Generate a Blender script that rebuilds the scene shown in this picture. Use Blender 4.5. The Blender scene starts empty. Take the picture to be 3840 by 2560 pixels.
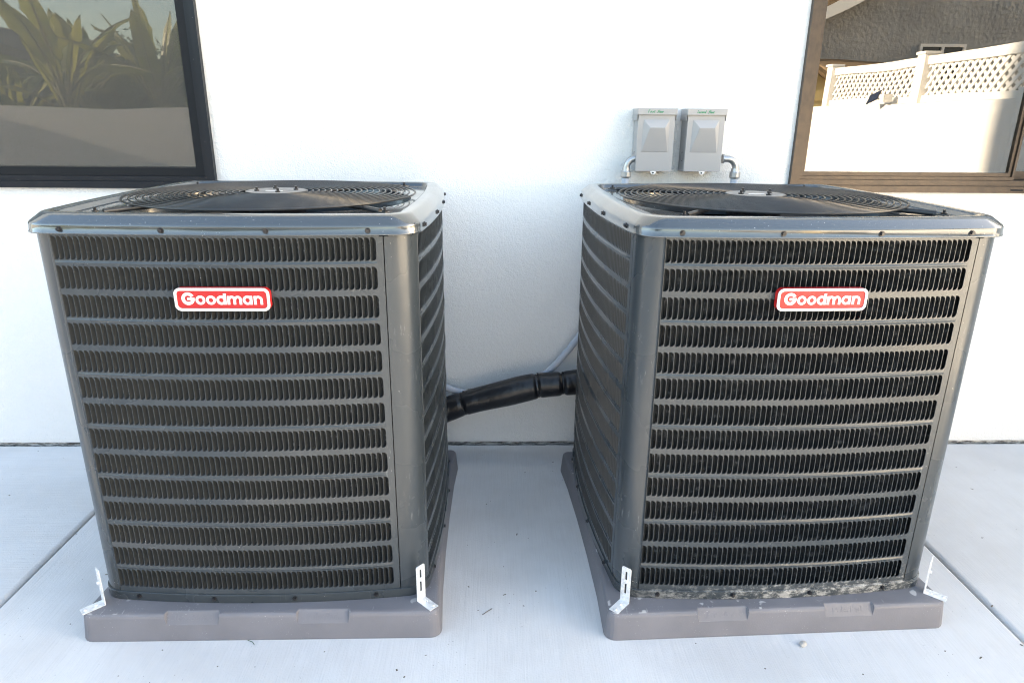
import bpy, bmesh, math, random
from mathutils import Vector, Matrix
random.seed(7)
R = math.radians
scene = bpy.context.scene
C = scene.collection

# ------------------------------------------------------------------ camera
PITCH, ROLL, YAW, CAMH = 0.3162, 0.0093, -0.0260, 1.2904
def _cam_vec(x, vv, d):
    y = d*math.cos(PITCH)+vv*math.sin(PITCH); z = -d*math.sin(PITCH)+vv*math.cos(PITCH)
    c, s = math.cos(YAW), math.sin(YAW)
    return Vector((c*x-s*y, s*x+c*y, z))
cr, sr = math.cos(ROLL), math.sin(ROLL)
right, up, fwd = _cam_vec(cr, sr, 0), _cam_vec(-sr, cr, 0), _cam_vec(0, 0, 1)
cam_data = bpy.data.cameras.new('camera'); cam = bpy.data.objects.new('camera', cam_data); C.objects.link(cam)
m = Matrix.Identity(4)
for i in range(3):
    m[i][0], m[i][1], m[i][2] = right[i], up[i], -fwd[i]
m[2][3] = CAMH
cam.matrix_world = m
cam_data.sensor_width = 36; cam_data.lens = 23.88; cam_data.clip_start = 0.02; cam_data.clip_end = 2000
scene.camera = cam

# ------------------------------------------------------------------ sky, sun, exposure
SUN_AZ, SUN_EL = R(5.65), R(15)          # light travels towards +x, a little towards -y
world = bpy.data.worlds.new('World'); scene.world = world; world.use_nodes = True
nt = world.node_tree; nt.nodes.clear()
sky = nt.nodes.new('ShaderNodeTexSky'); sky.sky_type = 'NISHITA'; sky.sun_disc = False
sky.sun_elevation = SUN_EL; sky.sun_rotation = R(90)-SUN_AZ; sky.air_density = 1.0; sky.dust_density = 1.5; sky.ozone_density = 1.0
bg = nt.nodes.new('ShaderNodeBackground'); bg.inputs['Strength'].default_value = 0.15
wo = nt.nodes.new('ShaderNodeOutputWorld')
nt.links.new(sky.outputs[0], bg.inputs[0]); nt.links.new(bg.outputs[0], wo.inputs[0])
sd = bpy.data.lights.new('sun', 'SUN'); sd.energy = 4.6; sd.angle = R(0.53); sd.color = (1.0, 0.87, 0.70)
sun = bpy.data.objects.new('sun', sd); C.objects.link(sun)
sun_dir = Vector((math.cos(SUN_AZ)*math.cos(SUN_EL), -math.sin(SUN_AZ)*math.cos(SUN_EL), -math.sin(SUN_EL)))
sun.rotation_euler = sun_dir.to_track_quat('-Z', 'Y').to_euler(); sun.location = (-6, 5, 9)
vs = scene.view_settings
vs.view_transform = 'Standard'; vs.look = 'None'; vs.gamma = 1; vs.use_curve_mapping = False
vs.exposure = 2.9
vs.use_white_balance = True; vs.white_balance_temperature = 7350; vs.white_balance_tint = 10
scene.cycles.max_bounces = 10; scene.cycles.diffuse_bounces = 5; scene.cycles.glossy_bounces = 5
scene.cycles.transparent_max_bounces = 12; scene.cycles.use_denoising = True; scene.cycles.use_adaptive_sampling = False
scene.cycles.sample_clamp_indirect = 8; scene.cycles.filter_width = 1.1

# ------------------------------------------------------------------ materials
def new_mat(name, col, rough=0.5, metal=0.0, spec=0.5):
    mt = bpy.data.materials.new(name); mt.use_nodes = True
    b = mt.node_tree.nodes['Principled BSDF']
    b.inputs['Base Color'].default_value = (*col, 1); b.inputs['Roughness'].default_value = rough
    b.inputs['Metallic'].default_value = metal; b.inputs['Specular IOR Level'].default_value = spec
    return mt, mt.node_tree, b
def N(nt, t, **kw):
    n = nt.nodes.new(t)
    for k, v in kw.items():
        if k.startswith('i_'): n.inputs[k[2:].replace('_', ' ')].default_value = v
        else: setattr(n, k, v)
    return n
def coords(nt, scale=(1, 1, 1), kind='Object'):
    tc = N(nt, 'ShaderNodeTexCoord'); mp = N(nt, 'ShaderNodeMapping'); mp.inputs['Scale'].default_value = scale
    nt.links.new(tc.outputs[kind], mp.inputs['Vector']); return mp.outputs[0]
def noise(nt, vec, scale, detail=3, rough=0.5):
    n = N(nt, 'ShaderNodeTexNoise'); n.inputs['Scale'].default_value = scale; n.inputs['Detail'].default_value = detail
    n.inputs['Roughness'].default_value = rough; nt.links.new(vec, n.inputs['Vector']); return n.outputs['Fac']
def ramp(nt, fac, p0, p1, c0=0.0, c1=1.0):
    r = N(nt, 'ShaderNodeMapRange', interpolation_type='SMOOTHSTEP'); r.inputs[1].default_value = p0; r.inputs[2].default_value = p1
    r.inputs[3].default_value = c0; r.inputs[4].default_value = c1; nt.links.new(fac, r.inputs[0]); return r.outputs[0]
def mix(nt, fac, a, b):
    n = N(nt, 'ShaderNodeMix', data_type='RGBA')
    if isinstance(fac, float): n.inputs[0].default_value = fac
    else: nt.links.new(fac, n.inputs[0])
    for s, k in ((a, 6), (b, 7)):
        if isinstance(s, tuple): n.inputs[k].default_value = (*s, 1)
        else: nt.links.new(s, n.inputs[k])
    return n.outputs[2]
def mul(nt, a, b):
    n = N(nt, 'ShaderNodeMath', operation='MULTIPLY'); nt.links.new(a, n.inputs[0])
    if isinstance(b, float): n.inputs[1].default_value = b
    else: nt.links.new(b, n.inputs[1])
    return n.outputs[0]
def bump(nt, b, h, strength, dist):
    n = N(nt, 'ShaderNodeBump'); n.inputs['Strength'].default_value = strength; n.inputs['Distance'].default_value = dist
    nt.links.new(h, n.inputs['Height']); nt.links.new(n.outputs[0], b.inputs['Normal'])

def m_paint(name, col, dusty=0.0):
    mt, nt, b = new_mat(name, col, 0.27, 0.0, 0.5)
    v = coords(nt)
    big = noise(nt, v, 6, 3); fine = noise(nt, v, 420, 2)
    vert = noise(nt, coords(nt, (14, 14, 1.2)), 2.0, 4)
    base = mix(nt, ramp(nt, vert, 0.35, 0.75), col, tuple(c*1.12 for c in col))
    speck = ramp(nt, noise(nt, v, 260, 1), 0.765, 0.80)
    patch = ramp(nt, noise(nt, v, 9, 2), 0.5, 0.62)
    sp = mul(nt, speck, patch)
    base = mix(nt, sp, base, (0.42, 0.42, 0.41))
    scuff = mul(nt, ramp(nt, noise(nt, coords(nt, (70, 70, 11)), 2.0, 4, 0.7), 0.60, 0.72), ramp(nt, noise(nt, v, 4.5, 2), 0.54, 0.66))
    base = mix(nt, mul(nt, scuff, 0.45), base, (0.22, 0.23, 0.235))
    if dusty > 0:     # dried splash of plaster dust on the lowest strip
        sep = N(nt, 'ShaderNodeSeparateXYZ'); nt.links.new(v, sep.inputs[0])
        low = ramp(nt, sep.outputs['Z'], 0.09, 0.26, 1.0, 0.0)
        spl = ramp(nt, noise(nt, coords(nt, (1, 1, 1.6)), 60, 6, 0.75), 0.50, 0.66)
        xr = ramp(nt, noise(nt, v, 3.2, 2), 0.35, 0.6)
        fr_ = mul(nt, ramp(nt, sep.outputs['Y'], -.36, -.42, 0.0, 1.0), ramp(nt, sep.outputs['X'], -.45, .1, .35, 1.0))
        low = mul(nt, low, fr_)
        d1 = mul(nt, mul(nt, mul(nt, low, low), spl), 0.6*dusty)
        lip = ramp(nt, sep.outputs['Z'], 0.104, 0.108, 1.0, 0.0)
        smear = ramp(nt, noise(nt, coords(nt, (1, 1, 2)), 26, 7, 0.75), 0.48, 0.62)
        d2 = mul(nt, mul(nt, mul(nt, lip, smear), fr_), 0.5*dusty)
        base = mix(nt, d1, base, (0.55, 0.54, 0.51)); base = mix(nt, d2, base, (0.60, 0.59, 0.56))
    nt.links.new(base, b.inputs['Base Color'])
    rg = ramp(nt, big, 0.3, 0.7, 0.22, 0.34); nt.links.new(rg, b.inputs['Roughness'])
    b.inputs['Coat Weight'].default_value = 0.15; b.inputs['Coat Roughness'].default_value = 0.2
    bump(nt, b, fine, 0.10, 0.0006)
    return mt
M = {}
GREY = (0.034, 0.042, 0.048)
M['paint'] = m_paint('grey_baked_paint', GREY)
M['paint_dusty'] = m_paint('grey_baked_paint_dusty', GREY, 1.0)
M['slat'], nt, b = new_mat('louver_paint_shaded', (0.027, 0.029, 0.029), 0.48)  # same grey paint as the cabinet, darkened for the shade inside the louvers
def m_cap():
    mt, nt, b = new_mat('cap_paint', GREY, 0.2)
    v = coords(nt)
    geo = N(nt, 'ShaderNodeNewGeometry'); sep = N(nt, 'ShaderNodeSeparateXYZ'); nt.links.new(geo.outputs['Normal'], sep.inputs[0])
    flat = ramp(nt, sep.outputs['Z'], 0.85, 0.99)
    dust = mul(nt, flat, ramp(nt, noise(nt, v, 11, 5, 0.65), 0.38, 0.68, 0.08, 0.32))
    speck = ramp(nt, noise(nt, v, 300, 1), 0.75, 0.79)
    base = mix(nt, dust, GREY, (0.40, 0.385, 0.36))
    base = mix(nt, mul(nt, speck, ramp(nt, noise(nt, v, 8, 2), 0.42, 0.6)), base, (0.5, 0.5, 0.5))
    nt.links.new(base, b.inputs['Base Color'])
    nt.links.new(ramp(nt, noise(nt, v, 9, 4), 0.3, 0.7, 0.14, 0.26), b.inputs['Roughness'])
    b.inputs['Coat Weight'].default_value = 0.9; b.inputs['Coat Roughness'].default_value = 0.07; b.inputs['Coat IOR'].default_value = 1.7
    bump(nt, b, noise(nt, v, 420, 2), 0.06, 0.0006)
    return mt
M['cap'] = m_cap()
M['black'], nt, b = new_mat('black_gloss', (0.012, 0.012, 0.014), 0.25)
M['dark'], nt, b = new_mat('dark_void', (0.006, 0.006, 0.007), 0.8)
M['wire'], nt, b = new_mat('black_coated_wire', (0.016, 0.016, 0.017), 0.30)
M['fin'], nt, b = new_mat('coil_fin_aluminium', (0.10, 0.105, 0.112), 0.42, 0.5)
vv_ = coords(nt, (1, 1, 1)); nt.links.new(mix(nt, ramp(nt, noise(nt, coords(nt, (34, 34, 60)), 1.0, 5, 0.8), 0.54, 0.70), (0.09, 0.095, 0.10), (0.50, 0.51, 0.52)), b.inputs['Base Color'])  # pale patches painted into the fin colour stand for glints
M['screw'], nt, b = new_mat('dark_screw_steel', (0.035, 0.035, 0.038), 0.28, 0.5)
M['plate'], nt, b = new_mat('dusty_motor_plate', (0.36, 0.35, 0.33), 0.6)
vv_ = coords(nt); nt.links.new(mix(nt, ramp(nt, noise(nt, vv_, 45, 4), 0.35, 0.7), (0.15, 0.145, 0.14), (0.26, 0.25, 0.235)), b.inputs['Base Color'])
M['galv'], nt, b = new_mat('galvanised_steel', (0.74, 0.76, 0.78), 0.4, 0.35)
vv_ = coords(nt); nt.links.new(mix(nt, ramp(nt, noise(nt, vv_, 70, 5, 0.7), 0.4, 0.68), (0.82, 0.83, 0.84), (0.58, 0.59, 0.60)), b.inputs['Base Color'])
M['red'], nt, b = new_mat('badge_red', (0.44, 0.012, 0.013), 0.4)
M['white'], nt, b = new_mat('badge_white', (0.68, 0.68, 0.67), 0.4)
M['foam'], nt, b = new_mat('black_rubber_foam', (0.010, 0.010, 0.012), 0.33)
bump(nt, b, noise(nt, coords(nt, (1, 1, .5)), 32, 5), 0.5, 0.008)
M['conduit'], nt, b = new_mat('grey_pvc_conduit', (0.43, 0.47, 0.54), 0.35)
M['zinc'], nt, b = new_mat('zinc_fitting', (0.40, 0.41, 0.42), 0.36, 0.85)
bump(nt, b, noise(nt, coords(nt), 200, 3), 0.15, 0.001)
M['box'], nt, b = new_mat('grey_enamel_box', (0.33, 0.325, 0.325), 0.38)
bump(nt, b, noise(nt, coords(nt), 300, 2), 0.06, 0.0006)
M['green'], nt, b = new_mat('green_marker', (0.02, 0.22, 0.10), 0.6)

def m_pad(name, stains):
    col = (0.150, 0.148, 0.162)
    mt, nt, b = new_mat(name, col, 0.48, 0, 0.4)
    v = coords(nt)
    base = mix(nt, ramp(nt, noise(nt, v, 7, 4), 0.3, 0.7), col, tuple(c*1.18 for c in col))
    spk = mul(nt, ramp(nt, noise(nt, v, 330, 1), 0.70, 0.76), ramp(nt, noise(nt, v, 10, 2), 0.45, 0.6))
    base = mix(nt, mul(nt, spk, 0.6), base, (0.62, 0.60, 0.58))
    geo = N(nt, 'ShaderNodeNewGeometry'); sep = N(nt, 'ShaderNodeSeparateXYZ'); nt.links.new(geo.outputs['Normal'], sep.inputs[0])
    top = ramp(nt, sep.outputs['Z'], 0.7, 0.95)
    vor = N(nt, 'ShaderNodeTexVoronoi'); vor.inputs['Scale'].default_value = 17
    dis = N(nt, 'ShaderNodeVectorMath', operation='ADD'); nz = N(nt, 'ShaderNodeTexNoise'); nz.inputs['Scale'].default_value = 26
    nt.links.new(v, nz.inputs['Vector']); sc = N(nt, 'ShaderNodeVectorMath', operation='SCALE'); sc.inputs['Scale'].default_value = 0.05
    nt.links.new(nz.outputs['Color'], sc.inputs[0]); nt.links.new(v, dis.inputs[0]); nt.links.new(sc.outputs[0], dis.inputs[1])
    nt.links.new(dis.outputs[0], vor.inputs['Vector'])
    spot = ramp(nt, vor.outputs['Distance'], 0.24, 0.31, 1.0, 0.0)
    gate = ramp(nt, noise(nt, v, 12, 1), 0.44+0.08*(1-stains), 0.48+0.08*(1-stains))
    base = mix(nt, mul(nt, mul(nt, mul(nt, spot, gate), top), 0.40+0.25*stains), base, (0.62, 0.60, 0.58))
    scr = ramp(nt, noise(nt, coords(nt, (60, 8, 8)), 3, 2), 0.70, 0.74)
    base = mix(nt, mul(nt, mul(nt, scr, top), 0.35), base, (0.5, 0.48, 0.47))
    nt.links.new(base, b.inputs['Base Color'])
    bump(nt, b, noise(nt, v, 240, 3), 0.35, 0.0012)
    return mt
M['pad'] = m_pad('plastic_pad', 0.25); M['pad2'] = m_pad('plastic_pad_stained', 1.0)

def m_concrete(name, axis):
    col = (0.50, 0.50, 0.51)
    mt, nt, b = new_mat(name, col, 0.72, 0, 0.35)
    st = (240, 6, 1) if axis == 'y' else (6, 240, 1)
    broom = noise(nt, coords(nt, st), 1.0, 3, 0.6)
    v = coords(nt)
    stain = noise(nt, v, 2.3, 5, 0.62); streak = noise(nt, coords(nt, (9, 1.1, 1) if axis == 'y' else (1.1, 9, 1)), 1.0, 4, 0.65)
    base = mix(nt, ramp(nt, stain, 0.32, 0.72), (0.66, 0.66, 0.665), (0.57, 0.565, 0.565))
    base = mix(nt, ramp(nt, streak, 0.4, 0.75, 0.0, 0.30), base, (0.59, 0.565, 0.55))
    base = mix(nt, ramp(nt, broom, 0.35, 0.75, 0.0, 0.14), base, (0.36, 0.36, 0.36))
    pit = mul(nt, ramp(nt, noise(nt, v, 160, 1), 0.745, 0.775), ramp(nt, noise(nt, v, 5, 2), 0.5, 0.6))
    base = mix(nt, mul(nt, pit, 0.8), base, (0.10, 0.095, 0.09))
    wsp = ramp(nt, noise(nt, v, 210, 1), 0.80, 0.82)
    base = mix(nt, mul(nt, wsp, 0.7), base, (0.85, 0.85, 0.85))
    nt.links.new(base, b.inputs['Base Color'])
    ad = N(nt, 'ShaderNodeMath', operation='ADD'); nt.links.new(broom, ad.inputs[0]); nt.links.new(mul(nt, noise(nt, v, 190, 4), 0.7), ad.inputs[1])
    bump(nt, b, ad.outputs[0], 0.5, 0.0022)
    return mt
M['conc_y'] = m_concrete('broomed_concrete_lengthwise', 'y'); M['conc_x'] = m_concrete('broomed_concrete_crosswise', 'x')
M['found'], nt, b = new_mat('rough_footing', (0.10, 0.095, 0.09), 0.9)
vv_ = coords(nt); nt.links.new(mix(nt, ramp(nt, noise(nt, coords(nt, (3, 3, 20)), 9, 5, 0.7), 0.4, 0.62), (0.09, 0.085, 0.08), (0.62, 0.61, 0.58)), b.inputs['Base Color'])
bump(nt, b, noise(nt, vv_, 90, 5), 0.8, 0.006)
M['soil'], nt, b = new_mat('dry_soil', (0.20, 0.16, 0.12), 0.95)
nt.links.new(mix(nt, noise(nt, coords(nt), 1.7, 6), (0.14, 0.11, 0.08), (0.27, 0.22, 0.16)), b.inputs['Base Color'])
def m_stucco(name, c0, c1, scale, strength, dist):
    mt, nt, b = new_mat(name, c0, 0.85, 0, 0.25)
    v = coords(nt)
    n1 = noise(nt, v, scale, 3, 0.55); n2 = noise(nt, v, scale*0.32, 3, 0.5)
    nt.links.new(mix(nt, ramp(nt, noise(nt, v, 1.4, 4), 0.3, 0.7), c0, c1), b.inputs['Base Color'])
    ad = N(nt, 'ShaderNodeMath', operation='ADD'); nt.links.new(n1, ad.inputs[0]); nt.links.new(mul(nt, n2, 0.9), ad.inputs[1])
    bump(nt, b, ad.outputs[0], strength, dist)
    return mt
M['stucco'] = m_stucco('white_stucco', (0.83, 0.815, 0.79), (0.80, 0.785, 0.76), 200, 0.75, 0.0045)
M['stucco_grey'] = m_stucco('grey_stucco', (0.42, 0.42, 0.41), (0.33, 0.33, 0.325), 22, 1.0, 0.022)
M['bronze'], nt, b = new_mat('bronze_anodised_lit', (0.17, 0.105, 0.068), 0.36, 0.4)  # lit copy of the frame bronze, for the right window
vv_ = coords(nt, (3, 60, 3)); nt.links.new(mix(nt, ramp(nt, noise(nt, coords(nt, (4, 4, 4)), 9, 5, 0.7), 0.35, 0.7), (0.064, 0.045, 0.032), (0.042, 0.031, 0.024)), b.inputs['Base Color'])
M['frame_shaded'], nt, b = new_mat('bronze_frame_shaded', (0.012, 0.015, 0.020), 0.30, 0.0, 0.22)  # same frame bronze, shade and sky tint put into the colour
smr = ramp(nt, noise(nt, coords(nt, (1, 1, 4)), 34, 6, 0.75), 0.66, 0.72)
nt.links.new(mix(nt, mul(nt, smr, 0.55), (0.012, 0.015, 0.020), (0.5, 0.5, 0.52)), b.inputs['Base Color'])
M['gasket'], nt, b = new_mat('screen_spline', (0.009, 0.010, 0.012), 0.6, 0.0, 0.2)
M['room'], nt, b = new_mat('dim_room', (0.10, 0.10, 0.10), 0.9)
def m_glass(name, ior, wav):
    mt = bpy.data.materials.new(name); mt.use_nodes = True; nt = mt.node_tree; nt.nodes.clear()
    o = N(nt, 'ShaderNodeOutputMaterial'); mx = N(nt, 'ShaderNodeMixShader'); fr = N(nt, 'ShaderNodeFresnel'); fr.inputs[0].default_value = ior
    tr = N(nt, 'ShaderNodeBsdfTransparent'); tr.inputs[0].default_value = (0.52, 0.55, 0.56, 1)
    gl = N(nt, 'ShaderNodeBsdfGlossy'); gl.inputs['Roughness'].default_value = 0.0
    bp = N(nt, 'ShaderNodeBump'); bp.inputs['Strength'].default_value = 1.0; bp.inputs['Distance'].default_value = wav
    nt.links.new(noise(nt, coords(nt), 2.6, 1), bp.inputs['Height']); nt.links.new(bp.outputs[0], gl.inputs['Normal'])
    nt.links.new(fr.outputs[0], mx.inputs[0]); nt.links.new(tr.outputs[0], mx.inputs[1]); nt.links.new(gl.outputs[0], mx.inputs[2])
    nt.links.new(mx.outputs[0], o.inputs[0]); return mt
M['glass'] = m_glass('coated_glass', 2.9, 0.0010); M['glass2'] = m_glass('coated_glass_wavy', 2.8, 0.0006)
mt = bpy.data.materials.new('solar_screen_mesh'); mt.use_nodes = True; nt = mt.node_tree; nt.nodes.clear()
o = N(nt, 'ShaderNodeOutputMaterial'); mx = N(nt, 'ShaderNodeMixShader'); mx.inputs[0].default_value = 0.34
tr = N(nt, 'ShaderNodeBsdfTransparent'); df = N(nt, 'ShaderNodeBsdfDiffuse'); df.inputs[0].default_value = (0.15, 0.145, 0.13, 1)
wv = N(nt, 'ShaderNodeTexWave', wave_type='BANDS', bands_direction='Z'); wv.inputs['Scale'].default_value = 95; wv.inputs['Distortion'].default_value = 4.0; wv.inputs['Detail'].default_value = 1
nt.links.new(coords(nt), wv.inputs['Vector']); nt.links.new(ramp(nt, wv.outputs['Fac'], 0, 1, 0.36, 0.50), mx.inputs[0])
nt.links.new(tr.outputs[0], mx.inputs[1]); nt.links.new(df.outputs[0], mx.inputs[2]); nt.links.new(mx.outputs[0], o.inputs[0]); M['screen'] = mt
mt, nt, b = new_mat('white_block_wall', (0.78, 0.76, 0.72), 0.8)
br = N(nt, 'ShaderNodeTexBrick'); br.inputs['Scale'].default_value = 1.0; br.inputs['Brick Width'].default_value = 0.4; br.inputs['Row Height'].default_value = 0.2
br.inputs['Mortar Size'].default_value = 0.006; br.inputs['Color1'].default_value = (1, 1, 1, 1); br.inputs['Color2'].default_value = (1, 1, 1, 1); br.inputs['Mortar'].default_value = (0, 0, 0, 1)
tcn = N(nt, 'ShaderNodeTexCoord'); sp = N(nt, 'ShaderNodeSeparateXYZ'); cb = N(nt, 'ShaderNodeCombineXYZ'); sm = N(nt, 'ShaderNodeMath', operation='ADD')
nt.links.new(tcn.outputs['Object'], sp.inputs[0]); nt.links.new(sp.outputs['X'], sm.inputs[0]); nt.links.new(sp.outputs['Y'], sm.inputs[1])
nt.links.new(sm.outputs[0], cb.inputs['X']); nt.links.new(sp.outputs['Z'], cb.inputs['Y']); nt.links.new(cb.outputs[0], br.inputs['Vector'])
bump(nt, b, br.outputs['Color'], 0.6, 0.006); M['block'] = mt
mt2 = mt.copy(); mt2.name = 'grey_block_wall'; mt2.node_tree.nodes['Principled BSDF'].inputs['Base Color'].default_value = (0.68, 0.67, 0.65, 1); M['block_grey'] = mt2
M['vinyl'], nt, b = new_mat('white_vinyl', (0.80, 0.78, 0.74), 0.35)
M['darkroof'], nt, b = new_mat('dark_roof', (0.055, 0.055, 0.058), 0.9)
M['yellow'], nt, b = new_mat('yellow_siding', (0.62, 0.47, 0.22), 0.7)
M['rooftile'], nt, b = new_mat('brown_shingle', (0.22, 0.15, 0.09), 0.9)
nt.links.new(mix(nt, noise(nt, coords(nt), 14, 5), (0.14, 0.10, 0.06), (0.32, 0.22, 0.13)), b.inputs['Base Color'])
def m_leaf(name, c0, c1):
    mt, nt, b = new_mat(name, c0, 0.45)
    oi = N(nt, 'ShaderNodeTexNoise'); oi.inputs['Scale'].default_value = 3.5; nt.links.new(coords(nt), oi.inputs['Vector'])
    nt.links.new(mix(nt, ramp(nt, oi.outputs['Fac'], 0.35, 0.65), c0, c1), b.inputs['Base Color'])
    b.inputs['Subsurface Weight'].default_value = 0.0
    tl = N(nt, 'ShaderNodeBsdfTranslucent'); tl.inputs[0].default_value = (c1[0]*1.3, c1[1]*1.3, c1[2]*0.7, 1)
    ms = N(nt, 'ShaderNodeMixShader'); ms.inputs[0].default_value = 0.3; out = nt.nodes['Material Output']
    nt.links.new(b.outputs[0], ms.inputs[1]); nt.links.new(tl.outputs[0], ms.inputs[2]); nt.links.new(ms.outputs[0], out.inputs[0]); return mt
M['banana'] = m_leaf('banana_leaf', (0.13, 0.18, 0.035), (0.34, 0.33, 0.10)); M['stalk'] = m_leaf('banana_stalk', (0.16, 0.14, 0.06), (0.24, 0.22, 0.09))
M['leaf'] = m_leaf('hedge_leaf', (0.035, 0.06, 0.018), (0.07, 0.10, 0.03)); M['bark'], nt, b = new_mat('bark', (0.10, 0.075, 0.05), 0.95)
M['stone'], nt, b = new_mat('pebble', (0.40, 0.385, 0.36), 0.85); M['twig'], nt, b = new_mat('dry_twig', (0.12, 0.105, 0.09), 0.9)
M['grass'], nt, b = new_mat('grass_blade', (0.035, 0.09, 0.03), 0.6)
M['solar'], nt, b = new_mat('solar_panel', (0.02, 0.022, 0.035), 0.2)

# ------------------------------------------------------------------ mesh helpers
class MB:
    def __init__(s): s.v = []; s.f = []; s.sm = []
    def add(s, vs, fs, smooth=False):
        o = len(s.v); s.v += [tuple(p) for p in vs]
        for f in fs: s.f.append(tuple(i+o for i in f)); s.sm.append(smooth)
        return s
    def box(s, a, b_):
        x0, y0, z0 = a; x1, y1, z1 = b_
        return s.add([(x0,y0,z0),(x1,y0,z0),(x1,y1,z0),(x0,y1,z0),(x0,y0,z1),(x1,y0,z1),(x1,y1,z1),(x0,y1,z1)],
                     [(3,2,1,0),(4,5,6,7),(0,1,5,4),(1,2,6,5),(2,3,7,6),(3,0,4,7)])
    def bbox(s, a, b_, bv=0.003):        # bevelled box
        bm = bmesh.new(); bmesh.ops.create_cube(bm, size=1)
        for v in bm.verts: v.co = Vector([(a[i]+b_[i])/2+v.co[i]*(b_[i]-a[i]) for i in range(3)])
        bmesh.ops.bevel(bm, geom=bm.edges[:], offset=bv, segments=2, profile=0.7, affect='EDGES')
        bm.verts.index_update(); s.add([v.co[:] for v in bm.verts], [[v.index for v in f.verts] for f in bm.faces]); bm.free(); return s
    def grid(s, rows, smooth=True, close=False, flip=False):
        n = len(rows[0]); vs = [p for r in rows for p in r]; fs = []
        for i in range(len(rows)-1):
            for j in range(n if close else n-1):
                k = (j+1) % n; q = (i*n+j, i*n+k, (i+1)*n+k, (i+1)*n+j)
                fs.append(q[::-1] if flip else q)
        return s.add(vs, fs, smooth)
    def tube(s, path, rad, seg=10, caps=True, smooth=True):
        P = [Vector(p) for p in path]; rows = []; up_ = Vector((0, 0, 1))
        prev = None
        for i, p in enumerate(P):
            t = (P[min(i+1, len(P)-1)]-P[max(i-1, 0)]).normalized()
            if prev is None:
                a = t.orthogonal().normalized()
            else:
                a = (prev-t*prev.dot(t)).normalized()
            prev = a; b2 = t.cross(a); r = rad[i] if isinstance(rad, (list, tuple)) else rad
            rows.append([p+(a*math.cos(2*math.pi*k/seg)+b2*math.sin(2*math.pi*k/seg))*r for k in range(seg)])
        s.grid(rows, smooth, True)
        if caps:
            s.add(rows[0], [tuple(range(seg))[::-1]]); s.add(rows[-1], [tuple(range(seg))])
        return s
    def prism(s, poly, y0, y1):          # polygon in x,z extruded along y
        n = len(poly)
        s.add([(x, y0, z) for x, z in poly]+[(x, y1, z) for x, z in poly],
              [tuple(range(n)), tuple(range(2*n-1, n-1, -1))]+[(i, i+n, (i+1) % n+n, (i+1) % n) for i in range(n)]); return s
    def mesh(s, name):
        me = bpy.data.meshes.new(name); me.from_pydata(s.v, [], s.f); me.polygons.foreach_set('use_smooth', s.sm); me.update(); return me
    def obj(s, name, mat, parent=None, loc=None, rz=0):
        return mobj(name, s.mesh(name), mat, parent, loc, rz)
def mobj(name, me, mat, parent=None, loc=None, rz=0):
    if mat and not me.materials: me.materials.append(M[mat])
    o = bpy.data.objects.new(name, me); C.objects.link(o); o.parent = parent
    if loc: o.location = loc
    if rz: o.rotation_euler.z = rz
    return o
def empty(name, loc=(0, 0, 0), rz=0, parent=None):
    o = bpy.data.objects.new(name, None); C.objects.link(o); o.location = loc; o.rotation_euler.z = rz; o.parent = parent; o.empty_display_size = 0.1; return o
def tag(o, label=None, cat=None, group=None, kind=None):
    for k, v in (('label', label), ('category', cat), ('group', group), ('kind', kind)):
        if v: o[k] = v
    return o
def recalc(o):
    bm = bmesh.new(); bm.from_mesh(o.data); bmesh.ops.recalc_face_normals(bm, faces=bm.faces); bm.to_mesh(o.data); bm.free(); return o
def text_mesh(s, size, extrude):
    cu = bpy.data.curves.new('text', 'FONT'); cu.body = s; cu.size = size; cu.extrude = extrude; cu.align_x = 'CENTER'; cu.align_y = 'CENTER'; cu.resolution_u = 3
    o = bpy.data.objects.new('text', cu); C.objects.link(o)
    dg = bpy.context.evaluated_depsgraph_get(); dg.update()
    me = bpy.data.meshes.new_from_object(o.evaluated_get(dg)); bpy.data.objects.remove(o); return me
def spline(pts, n=8):
    P = [Vector(p) for p in pts]; out = []
    for i in range(len(P)-1):
        p0, p1, p2, p3 = P[max(i-1, 0)], P[i], P[i+1], P[min(i+2, len(P)-1)]
        for k in range(n):
            t = k/n
            out.append(0.5*((2*p1)+(p2-p0)*t+(2*p0-5*p1+4*p2-p3)*t*t+(3*p1-p0-3*p2+p3)*t**3))
    out.append(P[-1]); return out

# ------------------------------------------------------------------ the setting: ground, slabs
WY = 2.571
tag(MB().add([(-400,-400,-0.13),(400,-400,-0.13),(400,400,-0.13),(-400,400,-0.13)], [(0,1,2,3)]).obj('ground', 'soil'), kind='structure')
patio = MB().box((-9.15, -2.88, -0.12), (3.02, WY-0.001, -0.022)).obj('patio', 'found'); tag(patio, kind='structure')
def slab(x0, x1, y0, y1, mat):
    bm = bmesh.new(); bmesh.ops.create_cube(bm, size=1)
    for v in bm.verts: v.co = Vector(((x0+x1)/2+v.co.x*(x1-x0), (y0+y1)/2+v.co.y*(y1-y0), -0.01-0.01*(1 if v.co.z < 0 else -1)))
    es = [e for e in bm.edges if all(v.co.z > -0.005 for v in e.verts)]
    bmesh.ops.bevel(bm, geom=es, offset=0.013, segments=5, profile=0.5, affect='EDGES')
    for f in bm.faces: f.smooth = abs(f.normal.z) < 0.999 and f.normal.z > 0.05
    me = bpy.data.meshes.new('slab'); bm.to_mesh(me); bm.free()
    return mobj('slab', me, mat, patio)
JL, JR, G = -1.372, 1.392, 0.004
for i, (x0, x1, mt) in enumerate(((-4.2, JL-G, 'conc_x'), (JL+G, JR-G, 'conc_y'), (JR+G, 3.01, 'conc_y'))):
    slab(x0, x1, -0.30, WY-0.006, mt); slab(x0, x1, -2.87, -0.30-2*G, mt)
slab(-9.1, -4.2-2*G, -0.30, WY-0.006, 'conc_x'); slab(-9.1, -4.2-2*G, -2.87, -0.30-2*G, 'conc_x')

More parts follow.
